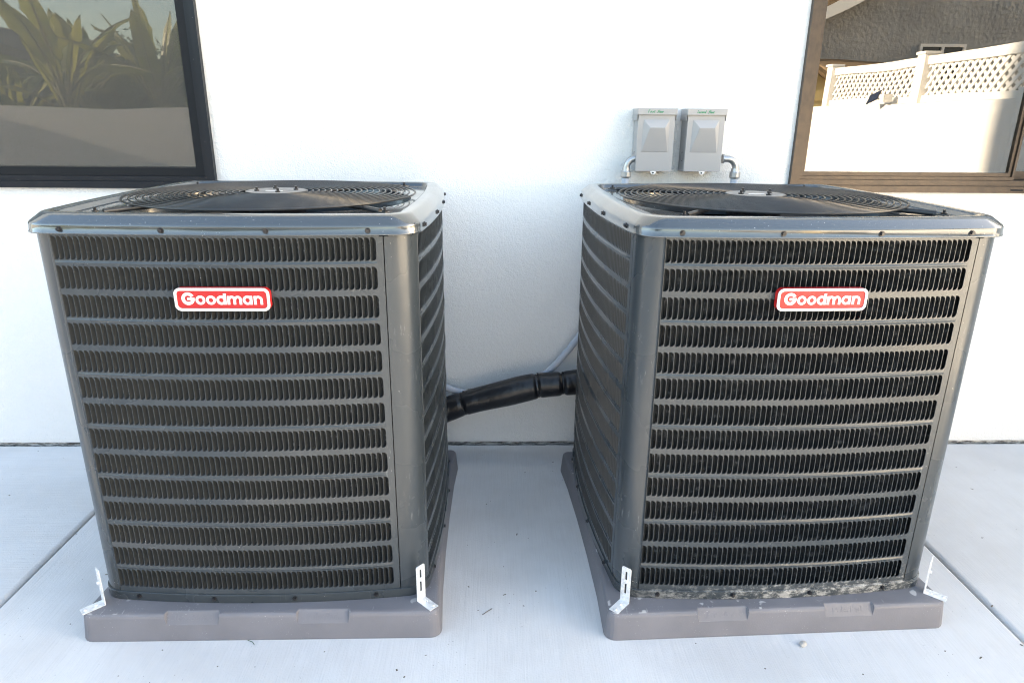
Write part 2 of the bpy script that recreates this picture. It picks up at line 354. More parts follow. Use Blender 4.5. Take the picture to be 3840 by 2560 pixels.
# ------------------------------------------------------------------ the house with its two windows
HX0, HX1, HH = -15.0, 4.6, 6.4
house = empty('house', (0, WY, 0)); tag(house, 'white stucco house with dark framed windows behind the two units', 'house')
def H(mb, name, mat, parent=house):
    mb.v = [(x, y-WY, z) for x, y, z in mb.v] if parent is house else mb.v
    return mb.obj(name, mat, parent)
LW = (-2.95, -1.017, 1.041, 2.35); RW = (1.092, 2.95, 1.044, 2.35)
mb = MB(); ys = (WY, WY+0.20)
xs = [HX0, LW[0], LW[1], RW[0], RW[1], HX1]; zs = [0.010, 1.041, 2.35, HH]
for i in range(5):
    for j in range(3):
        if j == 1 and i in (1, 3): continue
        za, zb = zs[j], zs[j+1]
        mb.add([(xs[i], WY, za), (xs[i+1], WY, za), (xs[i+1], WY, zb), (xs[i], WY, zb)], [(0, 1, 2, 3)])
for (x0, x1, z0, z1) in (LW, RW):
    z0 = 1.041
    mb.add([(x0,WY,z0),(x1,WY,z0),(x1,WY,z1),(x0,WY,z1),(x0,WY+.2,z0),(x1,WY+.2,z0),(x1,WY+.2,z1),(x0,WY+.2,z1)], [(0,4,5,1),(1,5,6,2),(2,6,7,3),(3,7,4,0)])
mb.add([(HX0,WY,.010),(HX1,WY,.010),(HX1,WY+.05,.010),(HX0,WY+.05,.010)], [(0,3,2,1)])
for x in (HX0, HX1): mb.add([(x,WY,.010),(x,WY+9,.010),(x,WY+9,HH),(x,WY,HH)], [(0,1,2,3) if x > 0 else (3,2,1,0)])
mb.add([(HX0,WY+9,.010),(HX1,WY+9,.010),(HX1,WY+9,HH),(HX0,WY+9,HH)], [(3,2,1,0)])
H(mb, 'wall', 'stucco')
H(MB().box((HX0-.05, WY-.05, HH), (HX1+.05, WY+9.05, HH+.12)), 'roof', 'stucco')
H(MB().box((HX0+.01, WY+.010, -.12), (HX1-.01, WY+8.9, .009)), 'footing', 'found')
for (x0, x1, z0, z1) in (LW, RW):      # dim rooms behind the glass
    a = (x0-.4, WY+.21, .3); b_ = (x1+.4, WY+3.2, 2.7); mb = MB().box(a, b_); mb.f = [f for k, f in enumerate(mb.f) if k != 2]; mb.sm = mb.sm[:5]
    mb.f = [f[::-1] for f in mb.f]; H(mb, 'room', 'room')
    yy = WY+.205; mb = MB()
    H(mb.box((x0-.45, yy, .25), (x0+.012, yy+.01, 2.75)).box((x1-.012, yy, .25), (x1+.45, yy+.01, 2.75)).box((x0+.012, yy, .25), (x1-.012, yy+.01, z0+.012)).box((x0+.012, yy, z1-.012), (x1-.012, yy+.01, 2.75)), 'room_wall', 'room')
def ring_rect(x0, x1, z0, z1, w, y0, y1, wb=None):
    wb = w if wb is None else wb
    m_ = MB()                                     # four mitred rails
    o = [(x0,z0),(x1,z0),(x1,z1),(x0,z1)]; i = [(x0+w,z0+wb),(x1-w,z0+wb),(x1-w,z1-w),(x0+w,z1-w)]
    for k in range(4):
        n = (k+1) % 4; poly = [o[k], o[n], i[n], i[k]]
        m_.prism(poly, y0, y1)
    return m_
# left window: bronze frame in its shaded colour, insect screen in front of the glass
w = empty('window', (0, 0, 0), 0, house); tag(w, 'dark window with bronze frame in a shaded colour and solar screen')
def WP(mb, name, mat, par):
    mb.v = [(x, y-WY, z) for x, y, z in mb.v]; return recalc(mb.obj(name, mat, par))
x0, x1, z0, z1 = LW
WP(ring_rect(x0, x1, z0-.002, z1, .022, WY-.022, WY+.06, .024), 'frame', 'frame_shaded', w)
WP(ring_rect(x0+.0225, x1-.0225, z0+.0225, z1-.0225, .016, WY-.012, WY+.055, .018), 'inner_frame', 'frame_shaded', w)
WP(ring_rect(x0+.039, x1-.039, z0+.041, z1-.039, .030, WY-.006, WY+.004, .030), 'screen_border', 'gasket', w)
WP(MB().add([(x0+.069,WY-.001,z0+.071),(x1-.069,WY-.001,z0+.071),(x1-.069,WY-.001,z1-.069),(x0+.069,WY-.001,z1-.069)], [(0,1,2,3)]), 'screen', 'screen', w)
WP(MB().box((x0+.039, WY+.026, z0+.041), (x1-.039, WY+.032, z1-.039)), 'pane', 'glass2', w)
# right window: bronze slider
w = empty('window', (0, 0, 0), 0, house); tag(w, 'bronze framed sliding window with clear glass')
x0, x1, z0, z1 = RW
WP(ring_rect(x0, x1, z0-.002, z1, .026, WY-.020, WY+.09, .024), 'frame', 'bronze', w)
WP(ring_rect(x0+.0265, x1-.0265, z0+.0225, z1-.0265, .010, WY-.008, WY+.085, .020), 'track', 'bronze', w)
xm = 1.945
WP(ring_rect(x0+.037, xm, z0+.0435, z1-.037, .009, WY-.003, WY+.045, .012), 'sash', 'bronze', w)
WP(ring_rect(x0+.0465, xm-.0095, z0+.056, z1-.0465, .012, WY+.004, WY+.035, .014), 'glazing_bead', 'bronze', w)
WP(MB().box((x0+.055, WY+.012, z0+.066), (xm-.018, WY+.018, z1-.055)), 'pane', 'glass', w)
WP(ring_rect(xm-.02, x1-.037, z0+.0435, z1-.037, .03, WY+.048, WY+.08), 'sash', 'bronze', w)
WP(MB().box((xm+.01, WY+.060, z0+.072), (x1-.066, WY+.066, z1-.066)), 'pane', 'glass', w)
WP(MB().bbox((xm-.015, WY-.0225, z0+.006), (xm+.03, WY-.0195, z0+.012), .001), 'weep_cover', 'gasket', w)

# ------------------------------------------------------------------ condensing units
A, S, CC = 0.452, 0.022, 0.374                     # half width at the bulge, sagitta, start of the corner
NC, NF = 12, 16
def rot(p, k):
    x, y = p
    for _ in range(k % 4): x, y = -y, x
    return (x, y)
def corner_pts(a, s, c, n=NC):
    p0, p1 = (-(a-s), -c), (-c, -(a-s))
    th = math.atan(2*s/c); ang = math.pi/2-2*th; ch = math.hypot(p1[0]-p0[0], p1[1]-p0[1]); r = ch/(2*math.sin(ang/2))
    mid = (-(a-s)-c)/2; off = math.sqrt(max(r*r-ch*ch/4, 0))/math.sqrt(2); cx = mid+off
    out = []
    for i in range(n+1):
        t = math.pi+th+ang*i/n
        out.append((cx+r*math.cos(t), cx+r*math.sin(t)))
    return out
def loop(a, s, c, n=NF, nc=NC):
    pts = []
    for k in range(4):
        q = corner_pts(a, s, c, nc)+[(-c+2*c*i/n, -a+s*((-c+2*c*i/n)/c)**2) for i in range(1, n)]
        pts += [rot(p, k) for p in q]
    return pts
def front(x, d=0.0, o=(A, S, CC)):
    a, s, c = o; y = -a+s*(x/c)**2; sl = 2*s*x/c**2; l = math.hypot(1, sl)
    return (x-d*sl/l, y+d/l)
X0, NSL, PT = -0.3735, 55, 0.01303
XE = X0+NSL*PT
NR, ZT, RP, RH = 14, 1.0388, 0.06665, 0.0532
def row_z(r): t = ZT-r*RP; return t-RH, t
def panel_mesh():
    mb = MB(); zlo, zhi = 0.088, 1.050
    P3 = lambda x, z, d=0: (*front(x, d), z)
    # corner strip (wraps the left corner)
    cols = [rot(front(x), 3) for x in (0.3605, 0.370)]
    cols += corner_pts(A, S, CC)
    cols += [front(x) for x in (-0.375, X0)]
    mb.grid([[(*p, z) for p in cols] for z in (zlo, 1.0405)], True)
    mb.grid([[(*p, z) for p in cols[1:]] for z in (1.0405, zhi)], True)
    # right edge strip with the little notch at the seam
    mb.grid([[P3(x, z) for x in (XE, 0.350, 0.3582)] for z in (zlo, 0.100, 1.0405)], True)
    mb.grid([[P3(x, z) for x in (XE, 0.350)] for z in (1.0405, zhi)], True)
    mb.grid([[P3(.3582, z, d) for d in (0, .012)] for z in (zlo, 1.0405)], False)
    xs = [X0+i*PT for i in range(NSL+1)]
    def band(za, zb, bead):
        if bead:
            zm = (za+zb)/2; lv = [(za, 0), (zm-.0035, 0), (zm-.0015, -.0016), (zm+.0005, -.0020), (zm+.0025, -.0012), (zm+.004, 0), (zb, 0)]
        else: lv = [(za, 0), (zb, 0)]
        mb.grid([[P3(x, z, d*(1 if 0 < i < NSL else 0)) for i, x in enumerate(xs)] for z, d in lv], True)
    band(zlo, row_z(NR-1)[0], False); band(row_z(0)[1], zhi, False)
    for r in range(NR-1): band(row_z(r+1)[1], row_z(r)[0], r % 2 == 0)
    for r in range(NR):
        zb, zt = row_z(r)
        for i in range(NSL):
            xa, xb = xs[i], xs[i+1]; l, rr = xa+.0003, xb-.0008; rx, rz = .0085, .0095
            # opening outline, clockwise from top left
            top = [(rr-rx+rx*math.sin(t), zt-rz+rz*math.cos(t)) for t in (0, R(30), R(60), R(90))]
            bot = [(x, zb+zt-z) for x, z in top[::-1]]
            mb.add([P3(xa, zb), P3(l, zb), P3(l, zt), P3(xa, zt)], [(0, 1, 2, 3)])
            mb.add([P3(xb, zb), P3(xb, zt)]+[P3(*q) for q in top+bot], [(1, 2+0, 2+1), (1, 3, 4), (1, 4, 5), (0, 1, 5, 6), (0, 6, 7), (0, 7, 8), (0, 8, 9)][:7])
            lip = [(l, zb), (l, zt)]+top+bot+[(l, zb)]
            mb.add([P3(x, z) for x, z in lip]+[P3(x, z, .0012) for x, z in lip], [(j, j+1, j+1+len(lip), j+len(lip)) for j in range(len(lip)-1)])
    return mb.mesh('louver_panel')
def slat_geo():
    L, D = 0.0066, 0.0115; mb = MB(); rows = []
    for z in (-.5, -.485, -.45, 0, .45, .485, .5):
        e = min(1, math.sqrt(max(0, 1-max(0, (abs(z)-.43)/.07)**2)))
        rows.append([(.0003+L*a_, .0004+D*d_*e, z*RH) for a_, d_ in ((0, 0), (.10, .30), (.5, .68), (1.0, 1.0))])
    mb.grid(rows, True); return mb
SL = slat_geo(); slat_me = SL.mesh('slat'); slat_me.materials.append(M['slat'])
def slat_xf(i, r):
    x = X0+i*PT+.0004; y = front(x)[1]; zb, zt = row_z(r); return (x, y, (zb+zt)/2), math.atan(2*S*x/CC**2)
def slat_field(rows):
    mb = MB()
    for r in rows:
        for i in range(NSL):
            (x, y, z), a = slat_xf(i, r); ca, sa = math.cos(a), math.sin(a)
            mb.add([(x+ca*p-sa*q, y+sa*p+ca*q, z+t) for p, q, t in SL.v], SL.f, True)
    return mb.mesh('slat_field')
panel_me = panel_mesh(); field_a = slat_field(range(5, NR)); field_b = slat_field(range(NR))
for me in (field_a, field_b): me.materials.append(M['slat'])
def fins_mesh():
    lo, li = loop(A-.024, S, CC-.018, 8, 4), loop(A-.030, S, CC-.024, 8, 4); rows = []; z = .105
    while z < 1.045:
        rows += [[(*p, z) for p in li], [(*p, z+.0001) for p in lo], [(*p, z+.0009) for p in lo], [(*p, z+.0010) for p in li]]; z += .0026
    return MB().grid(rows, False, True).mesh('coil_fins')
fins_me = fins_mesh(); fins_me.materials.append(M['fin'])
def tubes_mesh():
    mb = MB(); lo, li = loop(A-.046, S, CC-.036, 8), loop(A-.075, S, CC-.06, 8)
    mb.grid([[(*p, z) for p in lo] for z in (.1, 1.045)], False, True); mb.grid([[(*p, z) for p in li] for z in (.1, 1.045)], False, True)
    mb.grid([[(*p, 1.045) for p in lo], [(*p, 1.045) for p in li]], False, True); return mb.mesh('coil_core')
core_me = tubes_mesh(); core_me.materials.append(M['dark'])
def cap_mesh():
    mb = MB()
    prof = [(0.4575,.0185,0.3820,1.0440),(0.4595,.0185,0.3830,1.0445),(0.4595,.0185,0.3830,1.0470),(0.4580,.0185,0.3820,1.0490),(0.4578,.0185,0.3820,1.0620),
            (0.4572,.0185,0.3810,1.0655),(0.4550,.0182,0.3790,1.0690),(0.4400,.0175,0.3670,1.0825),(0.4360,.0170,0.3640,1.0858),(0.4310,.0165,0.3600,1.0875),
            (0.4250,.0160,0.3550,1.0880),(0.4060,.0140,0.3560,1.0872),(0.4030,.0138,0.3540,1.0862),(0.4010,.0137,0.3520,1.0840),(0.3985,.0135,0.3500,1.0765),(0.3965,.0133,0.3480,1.0745),(0.3940,.0130,0.3450,1.0735)]
    rows = [[(*p, z) for p in loop(a, s, c)] for a, s, c, z in prof]
    mb.grid(rows, True, True)
    base = rows[-1]; RH_ = .3720
    cir = [(RH_*math.cos(math.atan2(p[1], p[0])), RH_*math.sin(math.atan2(p[1], p[0])), 1.0735) for p in base]
    mid = [tuple((a+b2)/2 for a, b2 in zip(p, q))[:2]+(1.0745,) for p, q in zip(base, cir)]
    lip = [(x*.994, y*.994, 1.069) for x, y, z in cir]; deep = [(x*.985, y*.985, .99) for x, y, z in cir]
    mb.grid([base, mid, cir], True, True); mb.grid([cir, lip, deep], True, True)
    bot = [(*p, 1.0440) for p in loop(.4575, .0185, .382)]; ins = [(*p, 1.046) for p in loop(.444, .018, .372)]
    mb.grid([ins, bot], False, True)
    return mb.mesh('top_cap')
cap_me = cap_mesh()
def pan_mesh():
    mb = MB(); q = [(.352,.022,.28,.0785),(.4510,.022,.373,.0785),(.4552,.022,.376,.0792),(.4552,.022,.376,.1030),(.4545,.022,.3755,.1038),(.4400,.022,.366,.1030)]
    rows = [[(*p, z) for p in loop(a, s, c)] for a, s, c, z in q]
    for k in range(len(rows)-1): mb.grid(rows[k:k+2], True, True)
    return mb.mesh('base_pan')
pan_me = pan_mesh()
def disc(mb, r, z, seg=32, cx=0, cy=0): mb.add([(cx+r*math.cos(2*math.pi*k/seg), cy+r*math.sin(2*math.pi*k/seg), z) for k in range(seg)], [tuple(range(seg))])
def ring_mesh(r, z, rw):
    mb = MB(); rows = []; n = 96
    for i in range(n):
        t = 2*math.pi*i/n; rows.append([((r+rw*math.cos(q))*math.cos(t), (r+rw*math.cos(q))*math.sin(t), z+rw*math.sin(q)) for q in [2*math.pi*k/6 for k in range(6)]])
    rows.append(rows[0]); mb.grid(rows, True, True); me = mb.mesh('guard_ring'); me.materials.append(M['wire']); return me
NG = 19
ring_mes = [ring_mesh(.082+(.384-.082)*i/(NG-1), 1.0945-.0045*(i/(NG-1))**1.6, .0023 if i < NG-1 else .0028) for i in range(NG)]
def screw_mesh():      # hex washer head pointing along -y
    mb = MB()
    for r, y0, y1, n in ((.0062, 0, -.0015, 14), (.0044, -.0015, -.0058, 6)):
        a = [(r*math.cos(2*math.pi*k/n), y0, r*math.sin(2*math.pi*k/n)) for k in range(n)]; b2 = [(x, y1, z) for x, y, z in a]
        mb.grid([a, b2], False, True); mb.add(b2, [tuple(range(n))])
    return mb.mesh('screw')
screw_me = screw_mesh(); screw_me.materials.append(M['screw']); zscrew_me = screw_mesh(); zscrew_me.materials.append(M['galv'])
def bolt_mesh():
    mb = MB().tube([(0, 0, 0), (0, 0, .004)], .0075, 6, True, False).tube([(0, 0, .004), (0, 0, .011)], .0035, 8, True, False); return mb.mesh('bolt')
bolt_me = bolt_mesh(); bolt_me.materials.append(M['screw'])

def rrect(w_, h_, r, n=8):
    out = []
    for cx, cz, a0 in ((w_/2-r, h_/2-r, 0), (-w_/2+r, h_/2-r, 90), (-w_/2+r, -h_/2+r, 180), (w_/2-r, -h_/2+r, 270)):
        for i in range(n+1): t = R(a0+90*i/n); out.append((cx+r*math.cos(t), cz+r*math.sin(t)))
    return out
def arc_prism(mb, cx, cz, ro, ri, a0, a1, y0, y1, n=28):
    o = [(cx+ro*math.cos(R(a0+(a1-a0)*i/n)), cz+ro*math.sin(R(a0+(a1-a0)*i/n))) for i in range(n+1)]
    q = [(cx+ri*math.cos(R(a0+(a1-a0)*i/n)), cz+ri*math.sin(R(a0+(a1-a0)*i/n))) for i in range(n+1)]
    for i in range(n): mb.prism([o[i], o[i+1], q[i+1], q[i]], y0, y1)
def rect_prism(mb, x0, x1, z0, z1, y0, y1): mb.prism([(x0, z0), (x1, z0), (x1, z1), (x0, z1)], y0, y1)
def letters():
    """lettering of the badge in units of badge pixels (baseline 0), geometric bold sans"""
    out = []
    def L(fn):
        mb = MB(); fn(mb); out.append(mb)
    def g(mb):
        arc_prism(mb, 508, 108, 117, 60, 28, 352, -1.0, 0); rect_prism(mb, 492, 622, 82, 128, -1.03, 0)
    def o(cx):
        return lambda mb: arc_prism(mb, cx, 82, 86, 42, 0, 360, -1.0, 0)
    def d(mb): arc_prism(mb, 1100, 82, 86, 42, 0, 360, -1.0, 0); rect_prism(mb, 1142, 1190, 0, 208, -1.03, 0)
    def mm(mb):
        rect_prism(mb, 1207, 1253, 0, 160, -1.03, 0)
        for cx in (1288, 1396): arc_prism(mb, cx, 92, 72, 27, 0, 180, -1.0 if cx < 1300 else -1.06, 0); rect_prism(mb, cx+27, cx+72, 0, 93, -1.09, 0)
    def a(mb): arc_prism(mb, 1570, 82, 86, 42, 0, 360, -1.0, 0); rect_prism(mb, 1612, 1658, 0, 162, -1.03, 0)
    def n(mb):
        rect_prism(mb, 1684, 1730, 0, 160, -1.03, 0); arc_prism(mb, 1764, 84, 80, 36, 0, 180, -1.0, 0); rect_prism(mb, 1800, 1844, 0, 85, -1.06, 0)
    L(g); L(o(727)); L(o(915)); L(d); L(mm); L(a); L(n)
    k = .2195/1710; cx0 = 1117; bz = -93
    for mb in out: mb.v = [((x-cx0)*k, y*.0016, (z+bz)*k) for x, y, z in mb.v]
    return out
letter_mes = []
for mb in letters():
    me = mb.mesh('letter'); me.materials.append(M['white']); letter_mes.append(me)
def border_mesh():
    mb = MB(); o = rrect(.2195, .0550, .0145); i = rrect(.2075, .0425, .0095)
    oc = rrect(.2185, .0540, .0140)
    y = -.0022
    mb.grid([[(x, 0, z) for x, z in o], [(x, y+.0006, z) for x, z in o], [(x, y, z) for x, z in oc], [(x, y, z) for x, z in i], [(x, 0, z) for x, z in i]], False, True)
    return mb.mesh('border')
border_me = border_mesh(); border_me.materials.append(M['white'])
badge_me = MB().prism(rrect(.2195, .0550, .0145), -.0135, .0).mesh('badge'); badge_me.materials.append(M['red'])

def make_unit(loc, rz, label, paint, badge_x, badge_z):
    u = empty('condensing_unit', loc, rz); tag(u, label, 'air conditioner', 'air conditioner condensing units on pads')
    mobj('base_pan', pan_me.copy(), paint, u)
    mobj('coil_fins', fins_me, None, u); u.children[-1]['kind'] = 'stuff'
    mobj('coil_core', core_me, None, u)
    for k in range(4):
        p = mobj('louver_panel', pan_cache[paint if k == 0 else 'paint'], None, u, None, k*math.pi/2)
        if k == 0:
            for r in range(5):
                for i in range(NSL):
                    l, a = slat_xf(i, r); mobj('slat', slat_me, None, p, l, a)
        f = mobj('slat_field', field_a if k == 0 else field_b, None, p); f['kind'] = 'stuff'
    cap = mobj('top_cap', cap_me, 'cap', u)
    for k in range(4):
        for x in (-.343, -.118, .108, .328):
            q = rot(front(x, 0, (.458, .0185, .382)), k); s_ = mobj('screw', screw_me, None, cap, (*q, 1.0555), k*math.pi/2+math.atan(2*.0185*x/.382**2)); s_.rotation_euler.y = random.uniform(0, 1)
    bp = [c for c in u.children if c.name.startswith('base_pan')][0]
    for k in range(4):
        for x in (-.325, -.125, .085, .295):
            q = rot(front(x, 0, (.4553, .022, .376)), k); s_ = mobj('screw', screw_me, None, bp, (*q, .0925), k*math.pi/2+math.atan(2*.022*x/.376**2)); s_.rotation_euler.y = random.uniform(0, 1)
    # fan guard
    g = empty('fan_guard', (0, 0, 0), 0, u)
    for me in ring_mes: mobj('guard_ring', me, None, g)
    for k in range(4):
        a = R(45+90*k+3); ca, sa = math.cos(a), math.sin(a)
        mb = MB().tube([(ca*.07, sa*.07, 1.0845), (ca*.30, sa*.30, 1.0825), (ca*.40, sa*.40, 1.0815), (ca*.450, sa*.450, 1.0800)], [.0035, .005, .0065, .0065], 8)
        bm = MB().bbox((.445, -.009, 1.0765), (.480, .009, 1.0800), .001); bm.v = [(x*ca-y*sa, x*sa+y*ca, z) for x, y, z in bm.v]
        mb.add(bm.v, bm.f); mb.obj('support_arm', 'wire', g)
        b = mobj('bolt', bolt_me, None, g, (ca*.467, sa*.467, 1.0798))
        a2 = a+.02
    mb = MB(); mb.tube([(0, 0, 1.090), (0, 0, 1.0970)], .0815, 40, True, False); mb.obj('motor_plate', 'plate', g)
    for k in range(4):
        a = R(20+90*k); mobj('bolt', bolt_me, None, g, (.052*math.cos(a), .052*math.sin(a), 1.0968))
    mb = MB(); mb.bbox((-.026, -.020, 1.0971), (.020, -.008, 1.0976), .0002); mb.obj('plate_label', 'white', g)
    # fan under the guard
    fan = MB().tube([(0, 0, .90), (0, 0, 1.06)], .075, 28).obj('fan_motor', 'black', u)
    for k in range(3):
        mb = MB(); rows = []
        for i in range(7):
            r = .05+.29*i/6; rows.append([(r*math.cos(t), r*math.sin(t), 1.0+.03*s2) for t, s2 in ((2.094*k+.55*j/4-.1*i/6, -1+2*j/4) for j in range(5))])
        mb.grid(rows, True).obj('fan_blade', 'black', fan)
    # badge
    bx, by = front(badge_x, 0, (A+.0006, S, CC)); sl = math.atan(2*S*badge_x/CC**2)
    bd = mobj('badge', badge_me, None, u, (bx, by, badge_z), sl); bd.scale = (.96, 1, .96); bd['label'] = 'red badge with white Goodman lettering'
    mobj('border', border_me, None, bd, (0, -.0136, 0))
    for me in letter_mes: mobj('letter', me, None, bd, (0, -.01345, 0))
    # service plate on the back
    MB().bbox((.10, .4535, .16), (.30, .4585, .42), .002).obj('access_cover', paint, u)
    return u
pan_cache = {}
for k in ('paint', 'paint_dusty'):
    pan_cache[k] = panel_me.copy(); pan_cache[k].materials.append(M[k])
UL, UR, RL, RR = (-0.612, 1.953, -.002), (0.741, 1.955, -.002), 0.0044, 0.0391
make_unit(UL, RL, 'dark grey condensing unit on the left, its front louvers closed off by slats', 'paint', .000, .9035)
make_unit(UR, RR, 'dark grey condensing unit on the right, white dust splashed along its bottom edge', 'paint_dusty', -.012, .9065)

# ------------------------------------------------------------------ equipment pads
def pad(cx, cy, rz, mat, label, tabs):
    hb = .464; pts = []                                     # loop of (x, y, nx, ny, mode)
    r = .03
    front_x = [-hb+r]
    for a, b2 in tabs: front_x += [(a, 0), (a+.004, 1), (b2-.004, 1), (b2, 0)]
    seq = []
    for k in range(4):
        c0 = (-hb+r, -hb+r)
        for i in range(6):
            t = math.pi+math.pi/2*i/5; q = rot((c0[0]+r*math.cos(t), c0[1]+r*math.sin(t)), k); n = rot((math.cos(t), math.sin(t)), k); seq.append((q, n, 0))
        if k == 0:
            for f in front_x[1:]: seq.append(((f[0], -hb), (0, -1), f[1]))
        else:
            for f in (-.3, -.1, .1, .3): seq.append((rot((f, -hb+(.012 if abs(f) < .2 else .008)), k), rot((0, -1), k), 0))
    P0 = [(0, .003), (.0, .0), (.002, .004), (.004, .030), (.0062, .050), (.0080, .066), (.0098, .0715), (.0135, .0748), (.019, .0760), (.030, .0762), (.045, .0762)]
    P0 = [(.001, .0), (0, .004), (.0028, .030), (.0048, .050), (.0064, .066), (.0082, .0712), (.0120, .0748), (.018, .0761), (.0265, .0763)]
    P1 = [(.001, .0), (0, .004), (.0028, .030), (.0044, .046), (.0046, .0472), (.0052, .0477), (.0215, .0740), (.0235, .0757), (.0265, .0763)]
    rows = []
    for j in range(len(P0)):
        rows.append([(q[0]-n[0]*(P1 if m_ else P0)[j][0], q[1]-n[1]*(P1 if m_ else P0)[j][0], (P1 if m_ else P0)[j][1]) for q, n, m_ in seq])
    mb = MB(); mb.grid(rows, False, True); mb.add(rows[-1], [tuple(range(len(seq)))])
    e = empty('equipment_pad', (cx, cy, 0), rz); tag(e, label, 'equipment pad', 'plastic pads under the units')
    o = mb.obj('slab_body', mat, e)
    for f in o.data.polygons: f.use_smooth = f.normal.z < .95 and False
    for (a, b2), tx in zip(tabs, ('36 x 36 x 3', 'PolarPad.')):
        me = text_mesh(tx, .023, .0006); me.materials.append(M[mat])
        t = mobj('embossed_text', me, None, e, ((a+b2)/2, -hb+.0134, .0609))
        t.rotation_euler = (R(58), 0, 0)
    return e
W2 = .457
pad(-0.6034-W2*.0044, 1.457+W2, .0044, 'pad', 'grey brown plastic pad under the left unit', ((-.245, -.106), (.090, .227)))
pad(0.7511-W2*.0391, 1.4585+W2, .0391, 'pad2', 'grey brown plastic pad with dried splashes under the right unit', ((-.222, -.085), (.120, .255)))

# ------------------------------------------------------------------ hold-down brackets
def bracket(x, y, ang, label, lean=0.0):
    e = empty('hold_down_bracket', (x, y, .0766), ang); tag(e, label, 'bracket', 'galvanised brackets at the unit corners')
    # local: strap in the x,z plane, foot runs out along -y
    W_, HT, T, FL = .0138, .106, .002, .054
    mb = MB(); o = [(-W_, .002), (W_, .002), (W_, HT-.003), (W_-.003, HT), (-W_+.003, HT), (-W_, HT-.003)]
    s0, s1, sw = .026, .094, .0032
    # strap around a slot
    for q in ([(-W_, .002), (W_, .002), (W_, s0), (-W_, s0)], [(-W_, s0), (-sw, s0), (-sw, s1), (-W_, s1)], [(sw, s0), (W_, s0), (W_, s1), (sw, s1)], [(-W_, s1), (W_, s1), (W_, HT-.003), (W_-.003, HT), (-W_+.003, HT), (-W_, HT-.003)]):
        mb.prism(q, -T, 0)
    recalc(mb.obj('strap', 'galv', e))
    mb = MB(); mb.bbox((-W_, -FL, 0), (W_, 0.0, .002), .0006); mb.obj('foot', 'galv', e)
    for yy in (-.020, -.045):
        b = mobj('screw', zscrew_me, None, e, (random.uniform(-.004, .004), yy, .002)); b.rotation_euler = (-R(90), 0, 0); b.scale = (.8, .8, .8)
    b = mobj('screw', zscrew_me, None, e, (0, -T, .064))
    return e
def upt(U, rz, x, y): return (U[0]+x*math.cos(rz)-y*math.sin(rz), U[1]+x*math.sin(rz)+y*math.cos(rz))
for U, rz, sx, lab, dx, dy in ((UL, RL, -1, 'galvanised bracket at the outer left corner of the left unit', 0, 0), (UL, RL, 1, 'galvanised bracket at the inner right corner of the left unit', 0, 0),
                       (UR, RR, -1, 'galvanised bracket at the inner left corner of the right unit', 0, 0), (UR, RR, 1, 'galvanised bracket at the outer right corner of the right unit', 0, 0)):
    x, y = upt(U, rz, sx*.414+dx, -.446+dy); bracket(x, y, rz+sx*R(45), lab)

# ------------------------------------------------------------------ refrigerant line and conduits
YP = 2.46
path = spline([(-.46, 2.42, .150), (-.30, 2.45, .175), (-.19, YP, .205), (-.115, YP, .232), (.02, YP, .268), (.160, YP, .303), (.28, YP, .315), (.40, 2.48, .325), (.50, 2.55, .33), (.53, 2.60, .335)], 8)
def pr(i):
    x = path[i].x; r = .050+.0025*math.sin(x*19)
    for tx, dp in ((-.125, .005), (.166, .006), (.262, .008), (-.235, .006)): r -= dp*math.exp(-((x-tx)/.008)**2)
    return r*(1.0 if x > -.13 else .97)
lineset = empty('insulated_pipe', (0, YP, 0)); tag(lineset, 'black foam insulated refrigerant pipe sagging between the two units', 'pipe')
fine = spline(path, 4); path = fine
mb = MB().tube(path, [pr(i) for i in range(len(path))], 20); mb.v = [(x, y-YP, z) for x, y, z in mb.v]; mb.obj('insulation', 'foam', lineset)
mb = MB(); fl = [p for p in path if -.11 < p.x < .12]
rows = [[(p.x, p.y-YP-.004+q, p.z+.0475+h*max(0, math.sin(math.pi*i/(len(fl)-1)))**.5) for q, h in ((-.014, -.001), (0, .0045), (.014, .0035), (.028, -.006))] for i, p in enumerate(fl)]
mb.grid(rows, True).obj('seam_flap', 'foam', lineset)
for tx in (-.125, .166, .262, -.235):
    i = min(range(len(path)), key=lambda k: abs(path[k].x-tx)); p = path[i]; t = (path[i+1]-path[i-1]).normalized(); a = t.orthogonal().normalized(); b2 = t.cross(a)
    rr_ = pr(i)+.0005; rows = []
    for k in range(25):
        q = 2*math.pi*k/24; n = a*math.cos(q)+b2*math.sin(q); rows.append([p-Vector((0, YP, 0))+n*(rr_+h)+t*w_ for h, w_ in ((0, -.0028), (.0016, -.0026), (.0016, .0026), (0, .0028))])
    mb = MB().grid(rows, False); tp = p+Vector((0, -YP, rr_)); mb.bbox((tp.x-.004, tp.y-.004, tp.z-.001), (tp.x+.004, tp.y+.005, tp.z+.008), .001); mb.obj('cable_tie', 'black', lineset)
